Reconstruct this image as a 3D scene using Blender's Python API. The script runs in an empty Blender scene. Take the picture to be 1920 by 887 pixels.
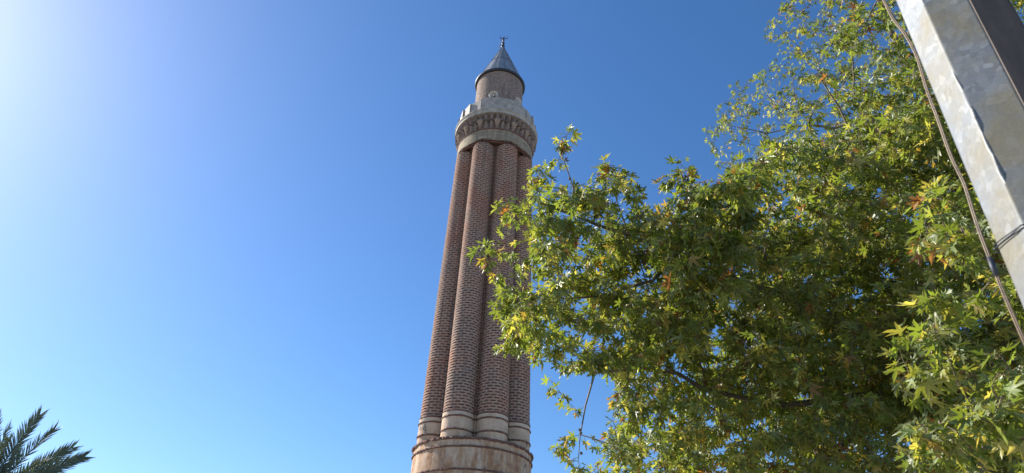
import bpy, bmesh, math, random
import numpy as np
from mathutils import Vector
random.seed(7)
rng = np.random.default_rng(11)
SC = bpy.context.scene
COL = SC.collection

# ------------------------------------------------------------------ camera
PITCH, ROLL = math.radians(33.7), math.radians(2.95)
FPX = 1280.0                                    # focal length for a 1920 px wide picture
F = Vector((0, math.cos(PITCH), math.sin(PITCH)))
U0 = Vector((0, -math.sin(PITCH), math.cos(PITCH)))
R0 = Vector((1, 0, 0))
RT = R0 * math.cos(ROLL) + U0 * math.sin(ROLL)
UP = U0 * math.cos(ROLL) - R0 * math.sin(ROLL)
EYE = Vector((0, 0, 1.6))
cam_d = bpy.data.cameras.new('camera')
cam = bpy.data.objects.new('camera', cam_d)
COL.objects.link(cam)
from mathutils import Matrix
m = Matrix(((RT.x, UP.x, -F.x, EYE.x), (RT.y, UP.y, -F.y, EYE.y), (RT.z, UP.z, -F.z, EYE.z), (0, 0, 0, 1)))
cam.matrix_world = m
cam_d.sensor_width = 36
cam_d.lens = 24
cam_d.clip_end = 6000
cam_d.clip_start = 0.05
cam_d.dof.use_dof = True
cam_d.dof.focus_distance = 20
cam_d.dof.aperture_fstop = 8.0
SC.camera = cam

# ------------------------------------------------------------------ light
SUN_AZ, SUN_EL = math.radians(-60), math.radians(35)    # azimuth clockwise from +Y
w = bpy.data.worlds.new('World'); SC.world = w; w.use_nodes = True
nt = w.node_tree; nt.nodes.clear()
sky = nt.nodes.new('ShaderNodeTexSky'); sky.sky_type = 'NISHITA'
sky.sun_disc = False
sky.sun_elevation = SUN_EL
sky.sun_rotation = SUN_AZ
sky.air_density = 1.0; sky.dust_density = 0.4; sky.ozone_density = 5.0; sky.altitude = 0
bg = nt.nodes.new('ShaderNodeBackground'); bg.inputs[1].default_value = 0.102
wo = nt.nodes.new('ShaderNodeOutputWorld')
hs = nt.nodes.new('ShaderNodeHueSaturation'); hs.inputs['Hue'].default_value = .502; hs.inputs['Saturation'].default_value = 1.16
nt.links.new(sky.outputs[0], hs.inputs['Color']); nt.links.new(hs.outputs[0], bg.inputs[0]); nt.links.new(bg.outputs[0], wo.inputs[0])
sun_d = bpy.data.lights.new('sun', 'SUN'); sun_d.energy = 5.0; sun_d.angle = math.radians(0.53)
sun_d.color = (1.0, 0.94, 0.86)
sun = bpy.data.objects.new('sun', sun_d); COL.objects.link(sun)
sdir = Vector((math.sin(SUN_AZ) * math.cos(SUN_EL), math.cos(SUN_AZ) * math.cos(SUN_EL), math.sin(SUN_EL)))
sun.rotation_euler = sdir.to_track_quat('Z', 'Y').to_euler()
vs = SC.view_settings
vs.view_transform = 'Standard'; vs.look = 'None'; vs.exposure = 0.82; vs.gamma = 1.0
vs.use_curve_mapping = False
SC.cycles.max_bounces = 7
SC.cycles.diffuse_bounces = 2
SC.cycles.transparent_max_bounces = 8

# ------------------------------------------------------------------ helpers
def ray(px, py):
    return (F + RT * ((px - 960) / FPX) - UP * ((py - 443.5) / FPX))
def at(px, py, rng_):
    """point seen at a photo pixel, rng_ metres away"""
    return EYE + ray(px, py).normalized() * rng_
def tag(o, label=None, cat=None, group=None, kind=None):
    if label: o['label'] = label
    if cat: o['category'] = cat
    if group: o['group'] = group
    if kind: o['kind'] = kind
    return o
def empty(name, loc=(0, 0, 0), rz=0.0):
    o = bpy.data.objects.new(name, None); COL.objects.link(o)
    o.location = loc; o.rotation_euler = (0, 0, rz); o.empty_display_size = 0.3
    return o
def mesh_obj(name, verts, faces, mat, parent=None, smooth=False, uvs=None, sharp=None):
    me = bpy.data.meshes.new(name)
    me.from_pydata([tuple(v) for v in verts], [], faces)
    if uvs is not None:
        uvl = me.uv_layers.new(name='UVMap')
        flat = np.array(uvs, dtype=np.float32).reshape(-1)
        uvl.data.foreach_set('uv', flat)
    me.materials.append(mat)
    if smooth:
        me.polygons.foreach_set('use_smooth', [True] * len(me.polygons))
        if sharp is not None:
            me.set_sharp_from_angle(angle=math.radians(sharp))
    me.update()
    o = bpy.data.objects.new(name, me); COL.objects.link(o)
    if parent: o.parent = parent
    return o
class MB:
    def __init__(s): s.v = []; s.f = []
    def add(s, vs_, fs_):
        b = len(s.v); s.v += [tuple(x) for x in vs_]; s.f += [tuple(i + b for i in f) for f in fs_]
    def tube(s, pts, rad, n=8, cap=True):
        pts = [Vector(p) for p in pts]
        if not hasattr(rad, '__len__'): rad = [rad] * len(pts)
        b = len(s.v); ref = Vector((0.31, 0.2, 0.93))
        for i, p in enumerate(pts):
            t = (pts[min(i + 1, len(pts) - 1)] - pts[max(i - 1, 0)]).normalized()
            if abs(t.dot(ref)) > 0.95: ref = Vector((1, 0, 0))
            a = t.cross(ref).normalized(); c = t.cross(a)
            for k in range(n):
                th = 2 * math.pi * k / n
                s.v.append(tuple(p + (a * math.cos(th) + c * math.sin(th)) * rad[i]))
        for i in range(len(pts) - 1):
            for k in range(n):
                k2 = (k + 1) % n
                s.f.append((b + i * n + k, b + i * n + k2, b + (i + 1) * n + k2, b + (i + 1) * n + k))
        if cap:
            s.f.append(tuple(b + k for k in range(n))[::-1])
            s.f.append(tuple(b + (len(pts) - 1) * n + k for k in range(n)))
    def rings(s, prof, outline, cap=True):
        """prof: list of (z, scale or list); outline(z,k)->list of xy"""
        b = len(s.v); n = None
        for z, pts in prof:
            n = len(pts)
            for x, y in pts: s.v.append((x, y, z))
        for i in range(len(prof) - 1):
            for k in range(n):
                k2 = (k + 1) % n
                s.f.append((b + i * n + k, b + i * n + k2, b + (i + 1) * n + k2, b + (i + 1) * n + k))
        if cap:
            s.f.append(tuple(b + k for k in range(n))[::-1])
            s.f.append(tuple(b + (len(prof) - 1) * n + k for k in range(n)))
    def build(s, name, mat, parent=None, smooth=False, sharp=None):
        return mesh_obj(name, s.v, s.f, mat, parent, smooth, None, sharp)
def circle(r, n=96): return [(r * math.cos(2 * math.pi * k / n), r * math.sin(2 * math.pi * k / n)) for k in range(n)]
def lathe(name, prof, mat, parent, n=96, sharp=30):
    mb = MB(); mb.rings([(z, circle(r, n)) for r, z in prof], None)
    # cylindrical UV in metres
    rr = sum(r for r, z in prof) / len(prof)
    uvs = []
    for f in mb.f:
        us = []
        for i in f:
            x, y, z = mb.v[i]
            us.append([(math.atan2(y, x) % (2 * math.pi)) * rr, z])
        mx = max(u[0] for u in us)
        for u in us:
            if mx - u[0] > math.pi * rr: u[0] += 2 * math.pi * rr
        uvs += us
    return mesh_obj(name, mb.v, mb.f, mat, parent, True, uvs, sharp)

# ------------------------------------------------------------------ materials
class NT:
    def __init__(s, name):
        s.m = bpy.data.materials.new(name); s.m.use_nodes = True
        s.t = s.m.node_tree; s.t.nodes.clear()
        s.out = s.n('ShaderNodeOutputMaterial')
        s.b = s.n('ShaderNodeBsdfPrincipled'); s.l(s.b.outputs[0], s.out.inputs[0])
    def n(s, t, **k):
        x = s.t.nodes.new(t)
        for a, b in k.items(): setattr(x, a, b)
        return x
    def l(s, a, b): s.t.links.new(a, b)
    def coord(s, which='Object', scale=(1, 1, 1)):
        c = s.n('ShaderNodeTexCoord'); mp = s.n('ShaderNodeMapping'); mp.inputs['Scale'].default_value = scale
        s.l(c.outputs[which], mp.inputs[0]); return mp.outputs[0]
    def noise(s, vec, scale=5, detail=4, rough=.55):
        x = s.n('ShaderNodeTexNoise'); x.inputs['Scale'].default_value = scale
        x.inputs['Detail'].default_value = detail; x.inputs['Roughness'].default_value = rough
        s.l(vec, x.inputs['Vector']); return x.outputs['Fac']
    def ramp(s, fac, stops):
        x = s.n('ShaderNodeValToRGB'); e = x.color_ramp.elements
        while len(e) < len(stops): e.new(0.5)
        for i, (p, c) in enumerate(stops):
            e[i].position = p; e[i].color = (c[0], c[1], c[2], 1) if hasattr(c, '__len__') else (c, c, c, 1)
        s.l(fac, x.inputs[0]); return x.outputs[0]
    def mix(s, fac, a, b, mode='MIX'):
        x = s.n('ShaderNodeMix'); x.data_type = 'RGBA'; x.blend_type = mode
        for k, v in ((0, fac), (6, a), (7, b)):
            if isinstance(v, (int, float)): x.inputs[k].default_value = v
            elif hasattr(v, '__len__'): x.inputs[k].default_value = (v[0], v[1], v[2], 1)
            else: s.l(v, x.inputs[k])
        return x.outputs[2]
    def bump(s, h, strength=.5, dist=.02):
        x = s.n('ShaderNodeBump'); x.inputs['Strength'].default_value = strength
        x.inputs['Distance'].default_value = dist; s.l(h, x.inputs['Height'])
        s.l(x.outputs[0], s.b.inputs['Normal']); return x
    def math(s, op, a, b=0.0):
        x = s.n('ShaderNodeMath', operation=op)
        for k, v in ((0, a), (1, b)):
            if isinstance(v, (int, float)): x.inputs[k].default_value = v
            else: s.l(v, x.inputs[k])
        return x.outputs[0]
    def fin(s, col=None, rough=.8, metal=0.0, spec=None):
        if col is not None:
            if hasattr(col, '__len__'): s.b.inputs['Base Color'].default_value = (*col, 1)
            else: s.l(col, s.b.inputs['Base Color'])
        if isinstance(rough, (int, float)): s.b.inputs['Roughness'].default_value = rough
        else: s.l(rough, s.b.inputs['Roughness'])
        s.b.inputs['Metallic'].default_value = metal
        if spec is not None: s.b.inputs['Specular IOR Level'].default_value = spec
        return s.m

def mat_flute_brick():
    t = NT('banded_brick')
    uv = t.coord('UV'); ob = t.coord('Object')
    # wobble the courses a little
    nz = t.n('ShaderNodeTexNoise'); nz.inputs['Scale'].default_value = 2.2; t.l(uv, nz.inputs['Vector'])
    sub = t.n('ShaderNodeVectorMath', operation='SUBTRACT'); t.l(nz.outputs['Color'], sub.inputs[0]); sub.inputs[1].default_value = (.5, .5, .5)
    sc = t.n('ShaderNodeVectorMath', operation='MULTIPLY'); t.l(sub.outputs[0], sc.inputs[0]); sc.inputs[1].default_value = (.10, .025, 0)
    ad = t.n('ShaderNodeVectorMath', operation='ADD'); t.l(uv, ad.inputs[0]); t.l(sc.outputs[0], ad.inputs[1])
    br = t.n('ShaderNodeTexBrick'); br.offset = .5; br.squash = 1.0
    t.l(ad.outputs[0], br.inputs['Vector'])
    br.inputs['Scale'].default_value = 1; br.inputs['Brick Width'].default_value = .31; br.inputs['Row Height'].default_value = .135
    br.inputs['Mortar Size'].default_value = .040; br.inputs['Mortar Smooth'].default_value = .25; br.inputs['Bias'].default_value = -.1
    br.inputs['Color1'].default_value = (.10, .044, .028, 1); br.inputs['Color2'].default_value = (.18, .08, .05, 1)
    br.inputs['Mortar'].default_value = (1, 1, 1, 1)
    big = t.noise(ob, .55, 5, .6)
    light = t.ramp(big, [(.36, (.41, .295, .225)), (.48, (.49, .325, .24)), (.6, (.50, .265, .175))])
    fine = t.noise(ob, 9, 6, .7)
    light = t.mix(.55, light, t.ramp(fine, [(.3, .35), (.7, 1.3)]), 'MULTIPLY')
    inv = br.outputs['Fac']
    col = t.mix(inv, br.outputs['Color'], light)
    # faded mortar smeared over a few of the dark bricks
    smear = t.ramp(t.noise(ob, 3.1, 5, .7), [(.5, 0.0), (.75, .6)])
    col = t.mix(smear, col, light)
    # grime streaks running down
    st = t.noise(t.coord('Object', (3, 3, .16)), 2.0, 5, .6)
    col = t.mix(t.ramp(st, [(.48, 0.0), (.75, .55)]), col, (.11, .085, .075))
    # missing pieces and repaired patches
    pt = t.noise(t.coord('Object', (1, 1, 1.6)), 2.6, 3, .5)
    col = t.mix(t.ramp(pt, [(.66, 0.0), (.68, .75)]), col, (.30, .23, .185))
    pt2 = t.noise(t.coord('Object', (1.2, 1.2, 3)), 3.7, 3, .5)
    col = t.mix(t.ramp(pt2, [(.69, 0.0), (.71, .8)]), col, (.07, .04, .032))
    h = t.math('ADD', inv, t.math('MULTIPLY', fine, .9))
    t.bump(h, .7, .03)
    return t.fin(col, .9, 0, .25)
def mat_plain_brick(name, c1, c2, mortar, bw=.26, rh=.075, ms=.008, bumpd=.01, dark=.35):
    t = NT(name); uv = t.coord('UV'); ob = t.coord('Object')
    br = t.n('ShaderNodeTexBrick'); t.l(uv, br.inputs['Vector'])
    br.inputs['Scale'].default_value = 1; br.inputs['Brick Width'].default_value = bw; br.inputs['Row Height'].default_value = rh
    br.inputs['Mortar Size'].default_value = ms; br.inputs['Mortar Smooth'].default_value = .2; br.inputs['Bias'].default_value = 0
    br.inputs['Color1'].default_value = (*c1, 1); br.inputs['Color2'].default_value = (*c2, 1); br.inputs['Mortar'].default_value = (*mortar, 1)
    fine = t.noise(ob, 11, 6, .7)
    col = t.mix(.7, br.outputs['Color'], t.ramp(fine, [(.3, .45), (.7, 1.3)]), 'MULTIPLY')
    st = t.noise(t.coord('Object', (2, 2, .4)), 2.0, 5, .6)
    col = t.mix(t.ramp(st, [(.45, 0.0), (.7, dark)]), col, (.09, .08, .072))
    t.bump(t.math('SUBTRACT', t.math('MULTIPLY', fine, .6), br.outputs['Fac']), .7, bumpd)
    return t.fin(col, .9, 0, .25)
def mat_plaster():
    t = NT('stained_plaster'); ob = t.coord('Object')
    base = t.ramp(t.noise(ob, 1.3, 6, .6), [(.3, (.52, .38, .27)), (.55, (.68, .53, .39)), (.75, (.58, .43, .30))])
    # rust streaks run down, strongest lower on the drum
    st = t.noise(t.coord('Object', (1.9, 1.9, .45)), 1.3, 7, .68)
    z = t.n('ShaderNodeSeparateXYZ'); t.l(t.coord('Object'), z.inputs[0])
    low = t.n('ShaderNodeMapRange'); t.l(z.outputs[2], low.inputs[0])
    for i, v in ((1, 11.3), (2, 9.8), (3, .12), (4, 1.0)): low.inputs[i].default_value = v
    rust = t.ramp(st, [(.38, .14), (.54, .75), (.8, .95)])
    rc = t.ramp(t.noise(ob, 5, 4, .6), [(.35, (.20, .08, .035)), (.65, (.47, .23, .09))])
    col = t.mix(t.math('MULTIPLY', rust, low.outputs[0]), base, rc)
    bk = t.noise(t.coord('Object', (1.1, 1.1, .9)), 1.1, 7, .7)
    col = t.mix(t.ramp(bk, [(.6, 0.0), (.68, .9)]), col, (.06, .055, .05))
    fine = t.noise(ob, 16, 6, .7)
    col = t.mix(.5, col, t.ramp(fine, [(.3, .6), (.65, 1.15)]), 'MULTIPLY')
    t.bump(fine, .45, .02)
    return t.fin(col, .9, 0, .25)
def mat_noise(name, stops, scale=4, rough=.85, metal=0.0, bump=.3, dist=.01, vscale=(1, 1, 1), detail=6, spec=None):
    t = NT(name); ob = t.coord('Object', vscale)
    n1 = t.noise(ob, scale, detail, .65)
    t.bump(n1, bump, dist)
    return t.fin(t.ramp(n1, stops), rough, metal, spec)

M = {}
M['flute'] = mat_flute_brick()
M['upper_brick'] = mat_plain_brick('upper_brick', (.20, .115, .085), (.34, .23, .175), (.42, .34, .28), .24, .10, .02, .025, .45)
M['band_stone'] = mat_plain_brick('band_stone', (.34, .27, .18), (.46, .375, .26), (.15, .12, .10), .62, .24, .010, .015, .35)
M['ped_stone'] = mat_plain_brick('ped_stone', (.36, .31, .24), (.46, .41, .33), (.18, .15, .12), .8, .4, .012, .02, .5)
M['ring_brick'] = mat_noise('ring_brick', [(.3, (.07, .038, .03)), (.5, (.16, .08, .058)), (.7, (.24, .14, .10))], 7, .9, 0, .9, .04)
M['corbel'] = mat_noise('corbel_stone', [(.3, (.13, .095, .078)), (.5, (.28, .205, .165)), (.7, (.40, .32, .26))], 5, .9, 0, .3, .015)
M['corbel_brick'] = mat_noise('corbel_brick', [(.3, (.26, .18, .14)), (.6, (.44, .34, .265)), (.75, (.50, .41, .32))], 6, .9, 0, .6, .03)
M['corbel_dark'] = mat_noise('corbel_dark_ring', [(.3, (.08, .06, .05)), (.7, (.22, .165, .135))], 5, .9, 0, .3, .015)
M['marble'] = mat_noise('grey_marble', [(.25, (.13, .12, .11)), (.42, (.34, .295, .25)), (.6, (.46, .40, .335)), (.8, (.53, .475, .405))], 3.2, .75, 0, .35, .015)
M['slab'] = mat_noise('slab_stone', [(.3, (.24, .21, .175)), (.6, (.46, .42, .36))], 3, .85, 0, .4, .02)
M['plaster'] = mat_plaster()
M['lead'] = mat_noise('lead_sheet', [(.3, (.24, .25, .26)), (.7, (.37, .38, .385))], 2.5, .5, .3, .15, .02, (1, 1, .4))
M['lead_dark'] = mat_noise('dark_eave_metal', [(.3, (.03, .035, .04)), (.7, (.06, .065, .075))], 4, .5, .3, .1, .01)
M['iron'] = mat_noise('dark_iron', [(.3, (.03, .033, .04)), (.7, (.08, .085, .10))], 8, .55, .5, .1, .005)
M['horn'] = mat_noise('horn_paint', [(.3, (.42, .40, .36)), (.7, (.60, .57, .52))], 6, .55, 0, .1, .005)

# ------------------------------------------------------------------ ground
def mat_ground():
    t = NT('pale_paving'); ob = t.coord('Object')
    br = t.n('ShaderNodeTexBrick'); t.l(ob, br.inputs['Vector'])
    br.inputs['Scale'].default_value = 1; br.inputs['Brick Width'].default_value = .6; br.inputs['Row Height'].default_value = .4
    br.inputs['Mortar Size'].default_value = .006
    br.inputs['Color1'].default_value = (.27, .245, .21, 1); br.inputs['Color2'].default_value = (.34, .31, .265, 1); br.inputs['Mortar'].default_value = (.13, .12, .10, 1)
    fine = t.noise(ob, 1.5, 8, .7)
    col = t.mix(.6, br.outputs['Color'], t.ramp(fine, [(.3, .6), (.7, 1.2)]), 'MULTIPLY')
    t.bump(t.math('SUBTRACT', fine, br.outputs['Fac']), .4, .01)
    return t.fin(col, .85)
g = mesh_obj('ground', [(-2500, -2500, 0), (2500, -2500, 0), (2500, 2500, 0), (-2500, 2500, 0)], [(0, 1, 2, 3)], mat_ground())
tag(g, 'pale stone paving under the minaret and the trees', 'ground', kind='structure')

# ------------------------------------------------------------------ minaret
MX, MY = -1.26, 31.0
FACE = math.atan2(-MY, -MX)          # direction from the minaret to the viewer
mina = empty('minaret', (MX, MY, 0), FACE)   # local +X looks at the viewer
tag(mina, 'tall fluted red brick minaret with pointed grey lead cap and stone balcony', 'minaret')

def lobe_outline(R, n=18):
    """eight half-round flutes with a small ridge in every groove; returns xy and arc length"""
    sc = R / 1.0
    pts = []
    cr, lr = .775, .278
    for k in range(8):
        a = math.radians(22.5 + 45 * k)
        cx, cy = cr * math.cos(a), cr * math.sin(a)
        for i in range(n + 1):
            b = math.radians(-92 + 184 * i / n)
            pts.append((sc * (cx + lr * math.cos(a + b)), sc * (cy + lr * math.sin(a + b))))
        # groove ridge centred at a + 22.5
        g_ = a + math.radians(22.5)
        for dr, rr in ((-1.4, .785), (0, .84), (1.4, .785)):
            b = g_ + math.radians(dr)
            pts.append((sc * rr * math.cos(b), sc * rr * math.sin(b)))
    return pts
def lobed(name, prof, mat, parent, off=0.0, sharp=40, n=18):
    """prof: list of (R, z)"""
    mb = MB(); ref = lobe_outline(2.35, n)
    arc = [0]
    for i in range(1, len(ref) + 1):
        a, b = ref[i - 1], ref[i % len(ref)]
        arc.append(arc[-1] + math.hypot(a[0] - b[0], a[1] - b[1]))
    N = len(ref)
    for R, z in prof:
        # offset outward: push along radius from each lobe centre ~ simple radial offset
        for x, y in lobe_outline(R, n): mb.v.append((x, y, z))
    uvs = []
    for i in range(len(prof) - 1):
        for k in range(N):
            k2 = (k + 1) % N
            mb.f.append((i * N + k, i * N + k2, (i + 1) * N + k2, (i + 1) * N + k))
            z0, z1 = prof[i][1], prof[i + 1][1]
            uvs += [(arc[k], z0), (arc[k + 1], z0), (arc[k + 1], z1), (arc[k], z1)]
    for row, zc in ((0, prof[0][1]), (len(prof) - 1, prof[-1][1])):
        ci = len(mb.v); mb.v.append((0, 0, zc))
        for k in range(N):
            k2 = (k + 1) % N; mb.f.append((row * N + k, row * N + k2, ci)); uvs += [(arc[k], zc), (arc[k + 1], zc), (arc[k], zc + .5)]
    return mesh_obj(name, mb.v, mb.f, mat, parent, True, uvs, sharp)

def shaft_R(z): return 2.50 + (2.19 - 2.50) * (z - 11.0) / (27.3 - 11.0)
# pedestal, octagon, drum
def poly(r, n, rot=0): return [(r * math.cos(2 * math.pi * (k + .5) / n + rot), r * math.sin(2 * math.pi * (k + .5) / n + rot)) for k in range(n)]
def uvbox(o):
    me = o.data; uvl = me.uv_layers.new(name='UVMap')
    for p in me.polygons:
        nrm = p.normal
        tdir = Vector((-nrm.y, nrm.x, 0)); tdir = tdir.normalized() if tdir.length > .1 else Vector((1, 0, 0))
        for li in p.loop_indices:
            c = me.vertices[me.loops[li].vertex_index].co
            uvl.data[li].uv = (c.dot(tdir), c.z if abs(nrm.z) < .9 else c.y)
b = MB(); b.rings([(-.2, poly(4.6, 4)), (4.6, poly(4.6, 4))], None); uvbox(b.build('pedestal', M['ped_stone'], mina))
b = MB()
b.rings([(4.6, poly(4.75, 4)), (4.9, poly(4.75, 4))], None); b.build('pedestal_cornice', M['slab'], mina)
b = MB(); b.rings([(4.9, poly(3.3, 8)), (6.6, poly(2.95, 8))], None); uvbox(b.build('octagonal_base', M['ped_stone'], mina))
lathe('round_drum', [(2.78, 6.6), (2.70, 8.0), (2.655, 9.0), (2.635, 10.32)], M['plaster'], mina)

def rough_ring(R, z, h, proud, parent, seed, lobes=False, mat=None, amp=.018):
    """a projecting brick string course with a broken uneven edge"""
    rs = random.Random(seed)
    base = lobe_outline(R, 30) if lobes else circle(R, 240)
    N = len(base); b_ = MB(); J = [rs.uniform(-amp, amp) for _ in range(N)]
    for i in range(1, N, 3):
        if rs.random() < .35: J[i] = J[i - 1]
    prof = [(-.10, -h / 2), (proud, -h / 2), (proud + .012, 0), (proud, h / 2), (-.10, h / 2)]
    rows = []
    for pr, dz in prof:
        row = []
        for i, (x, y) in enumerate(base):
            r = math.hypot(x, y); q = pr + (J[i] if pr > 0 else 0)
            row.append((x * (r + q) / r, y * (r + q) / r, z + dz + (J[(i * 7) % N] * .6 if pr > 0 else 0)))
        rows.append(row)
    for row in rows: b_.v += row
    for i in range(len(rows)):
        i2 = (i + 1) % len(rows)
        if i == len(rows) - 1: continue
        for k in range(N):
            k2 = (k + 1) % N
            b_.f.append((i * N + k, i * N + k2, i2 * N + k2, i2 * N + k))
    return b_.build('string_course', mat or M['ring_brick'], parent)
rough_ring(2.655, 9.06, .075, .035, mina, 1)
rough_ring(2.64, 10.00, .07, .045, mina, 2)
rough_ring(2.63, 10.34, .10, .06, mina, 3, amp=.045)
b = MB(); b.rings([(10.32, circle(2.56)), (10.42, circle(2.50))], None); b.build('drum_ledge', M['plaster'], mina)
lobed('flute_bases', [(2.51, 10.36), (2.50, 11.52)], M['plaster'], mina, n=24)
rough_ring(2.51, 10.74, .07, .035, mina, 4, True)
rough_ring(2.50, 11.32, .07, .035, mina, 5, True)
rough_ring(2.49, 11.56, .06, .02, mina, 6, True)
# brick flutes, every course modelled
prof = []
RH = .135
k0 = int(11.56 / RH) + 1
z = 11.55; prof.append((shaft_R(z) - .005, z))
for k in range(k0, int(27.0 / RH)):
    zb = k * RH
    R_ = shaft_R(zb) + random.uniform(-.004, .004)
    prof += [(R_, zb + .001), (R_, zb + .038), (R_ - .02, zb + .046), (R_ - .02, zb + .089), (R_, zb + .097)]
prof.append((shaft_R(27.0), 27.0))
fl = lobed('fluted_shaft', prof, M['flute'], mina, n=18)
# rounded heads of the flutes tucked under the stone band
mb = MB()
for k in range(8):
    a = math.radians(22.5 + 45 * k)
    cx, cy, r_ = .775 * 2.18 * math.cos(a), .775 * 2.18 * math.sin(a), .277 * 2.18
    rows = []
    for j in range(7):
        ph = math.radians(90 * j / 6); rr_ = r_ * math.cos(ph)
        rows.append((26.95 + .42 * math.sin(ph), [(cx + max(rr_, .02) * math.cos(2 * math.pi * i / 28), cy + max(rr_, .02) * math.sin(2 * math.pi * i / 28)) for i in range(28)]))
    mb.rings(rows, None)
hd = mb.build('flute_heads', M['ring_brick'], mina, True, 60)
# dark recess core and stone band with ragged lower edge
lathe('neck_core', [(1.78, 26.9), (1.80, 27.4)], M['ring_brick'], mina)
def scalloped_band():
    N = 320; b_ = MB(); rows = []
    def zlow(i):
        a = (i / N * 360) % 45
        d = abs(a - 22.5)             # 0 on a flute
        return 27.18 - .16 * max(0, 1 - ((22.5 - d) / 9.0) ** 2) * 0 + (.14 * (1 - d / 22.5)) + random.uniform(-.02, .02)
    ZL = [zlow(i) for i in range(N)]
    for typ in range(5):
        for i in range(N):
            a = 2 * math.pi * i / N
            if typ == 0: r_, z_ = 1.75, ZL[i] + .15
            elif typ == 1: r_, z_ = 2.14, ZL[i] + .03
            elif typ == 2: r_, z_ = 2.225, ZL[i] + .035
            elif typ == 3: r_, z_ = 2.20, 28.12
            else: r_, z_ = 1.75, 28.12
            b_.v.append((r_ * math.cos(a), r_ * math.sin(a), z_))
    uvs = []
    for j in range(4):
        for k in range(N):
            k2 = (k + 1) % N
            f = (j * N + k, j * N + k2, (j + 1) * N + k2, (j + 1) * N + k); b_.f.append(f)
            for q, kk in zip(f, (k, k + 1, k + 1, k)): uvs.append((2.2 * 2 * math.pi * kk / N, b_.v[q][2]))
    return mesh_obj('stone_band', b_.v, b_.f, M['band_stone'], mina, True, uvs, 35)
scalloped_band()
for dz, r_ in ((0.0, 2.19), (.085, 2.215)):
    rough_ring(r_ - .02, 27.13 + dz, .04, .02, mina, 20 + int(dz * 100), amp=.02)

# corbelling under the balcony
def star(ro, ri, n, rot=0.0):
    o_ = []
    for k in range(n):
        a = 2 * math.pi * k / n + rot
        o_.append((ro * math.cos(a), ro * math.sin(a)))
        a2 = a + math.pi / n
        o_.append((ri * math.cos(a2), ri * math.sin(a2)))
    return o_
NC = 42
b = MB(); b.rings([(28.72, star(2.40, 2.10, NC)), (28.76, star(2.43, 2.12, NC)), (29.16, star(2.45, 2.15, NC))], None); b.build('corbel_tier', M['corbel'], mina)
b = MB(); b.rings([(28.10, star(2.20, 2.05, NC)), (28.34, star(2.28, 2.06, NC)), (28.60, star(2.35, 2.08, NC)), (28.64, star(2.30, 2.08, NC)), (28.73, star(2.28, 2.05, NC))], None); b.build('corbel_tier', M['corbel'], mina)
b = MB(); b.rings([(28.675, star(2.415, 2.09, NC)), (28.715, star(2.425, 2.10, NC))], None); b.build('corbel_course', M['corbel_dark'], mina)  # thin dark ring added to stand for the dark gap between the tiers
b = MB(); b.rings([(28.04, circle(2.235, 96)), (28.095, circle(2.25, 96))], None); b.build('corbel_course', M['ring_brick'], mina)
pend = None
for k in range(14):
    b_ = MB()
    for c in range(5):
        s_ = 1 - c * .16
        z1 = 28.725 - c * .105; dd = .065
        hw = .185 * s_; out = 2.16 + .255 * s_
        for (za, zb, inset) in ((z1 - .06, z1, 0), (z1 - .105, z1 - .061, .04)):
            tri = [(2.05, -hw + inset), (out - .10 * s_ - inset, -hw + inset), (out - inset, 0), (out - .10 * s_ - inset, hw - inset), (2.05, hw - inset)]
            b_.rings([(za, tri), (zb, tri)], None)
    o = b_.build('corbel_pendant', M['corbel_brick'], mina)
    o.rotation_euler.z = 2 * math.pi * k / 14
# balcony slab
lathe('balcony_slab', [(2.2, 29.14), (2.44, 29.14), (2.455, 29.20), (2.455, 29.34), (2.50, 29.36), (2.50, 29.43), (2.40, 29.46), (1.4, 29.46)], M['slab'], mina, 128, 25)
# parapet: overlapping upright marble slabs set like saw teeth
def panel(a0, a1, h, r0=2.37, r1=2.30, th=.11):
    b_ = MB(); n_ = max(1, int((a1 - a0) / 12))
    outer, inner = [], []
    for i in range(n_ + 1):
        t_ = i / n_; a = math.radians(a0 + (a1 - a0) * t_); r_ = r0 + (r1 - r0) * t_
        outer.append((r_ * math.cos(a), r_ * math.sin(a))); inner.append(((r_ - th) * math.cos(a), (r_ - th) * math.sin(a)))
    b_.rings([(29.455, outer + inner[::-1]), (29.455 + h - .03, outer + inner[::-1]), (29.455 + h, [(x * .99, y * .99) for x, y in outer] + inner[::-1])], None)
    o = b_.build('parapet_panel', M['marble'], mina); return o
# angles seen from above, 0 = towards the viewer, negative = viewer's left
spans = [(-25, 27, .98)]
a = 27
while a < 335 - 12:
    wdt = random.choice((17, 19, 21)); e = min(a + wdt, 335)
    if 335 - e < 10: e = 335
    spans.append((a, e, random.choice((.84, .88, .93)))); a = e
for a0, a1, h in spans:
    if a0 == -25: panel(a0, a1, h, 2.36, 2.36)
    elif a0 < 180: panel(a0, a1 - .6, h, 2.38, 2.29) # right side steps
    else: panel(a0, a1 - .6, h, 2.29, 2.38)
# upper shaft
lathe('upper_shaft', [(1.52, 29.4), (1.475, 31.0), (1.455, 33.66)], M['upper_brick'], mina)
rf = lathe('cone_roof', [(1.56, 33.70), (1.50, 33.76), (.10, 37.30), (.05, 37.5)], M['lead'], mina, 24, 10)
lathe('eave_ring', [(1.40, 33.58), (1.575, 33.58), (1.60, 33.62), (1.60, 33.71), (1.55, 33.74), (1.40, 33.74)], M['lead_dark'], rf, 96)
b = MB()
for k in range(12):
    a = 2 * math.pi * (k + .35) / 12
    b.tube([(1.53 * math.cos(a), 1.53 * math.sin(a), 33.76), (.11 * math.cos(a), .11 * math.sin(a), 37.33)], .022, 5)
b.build('roof_seam', M['lead'], rf)
b = MB(); b.tube([(.79 * math.cos(t_ / 36 * 2 * math.pi), .79 * math.sin(t_ / 36 * 2 * math.pi), 35.58) for t_ in range(37)], .014, 4, False); b.build('roof_joint', M['lead_dark'], rf)
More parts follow.
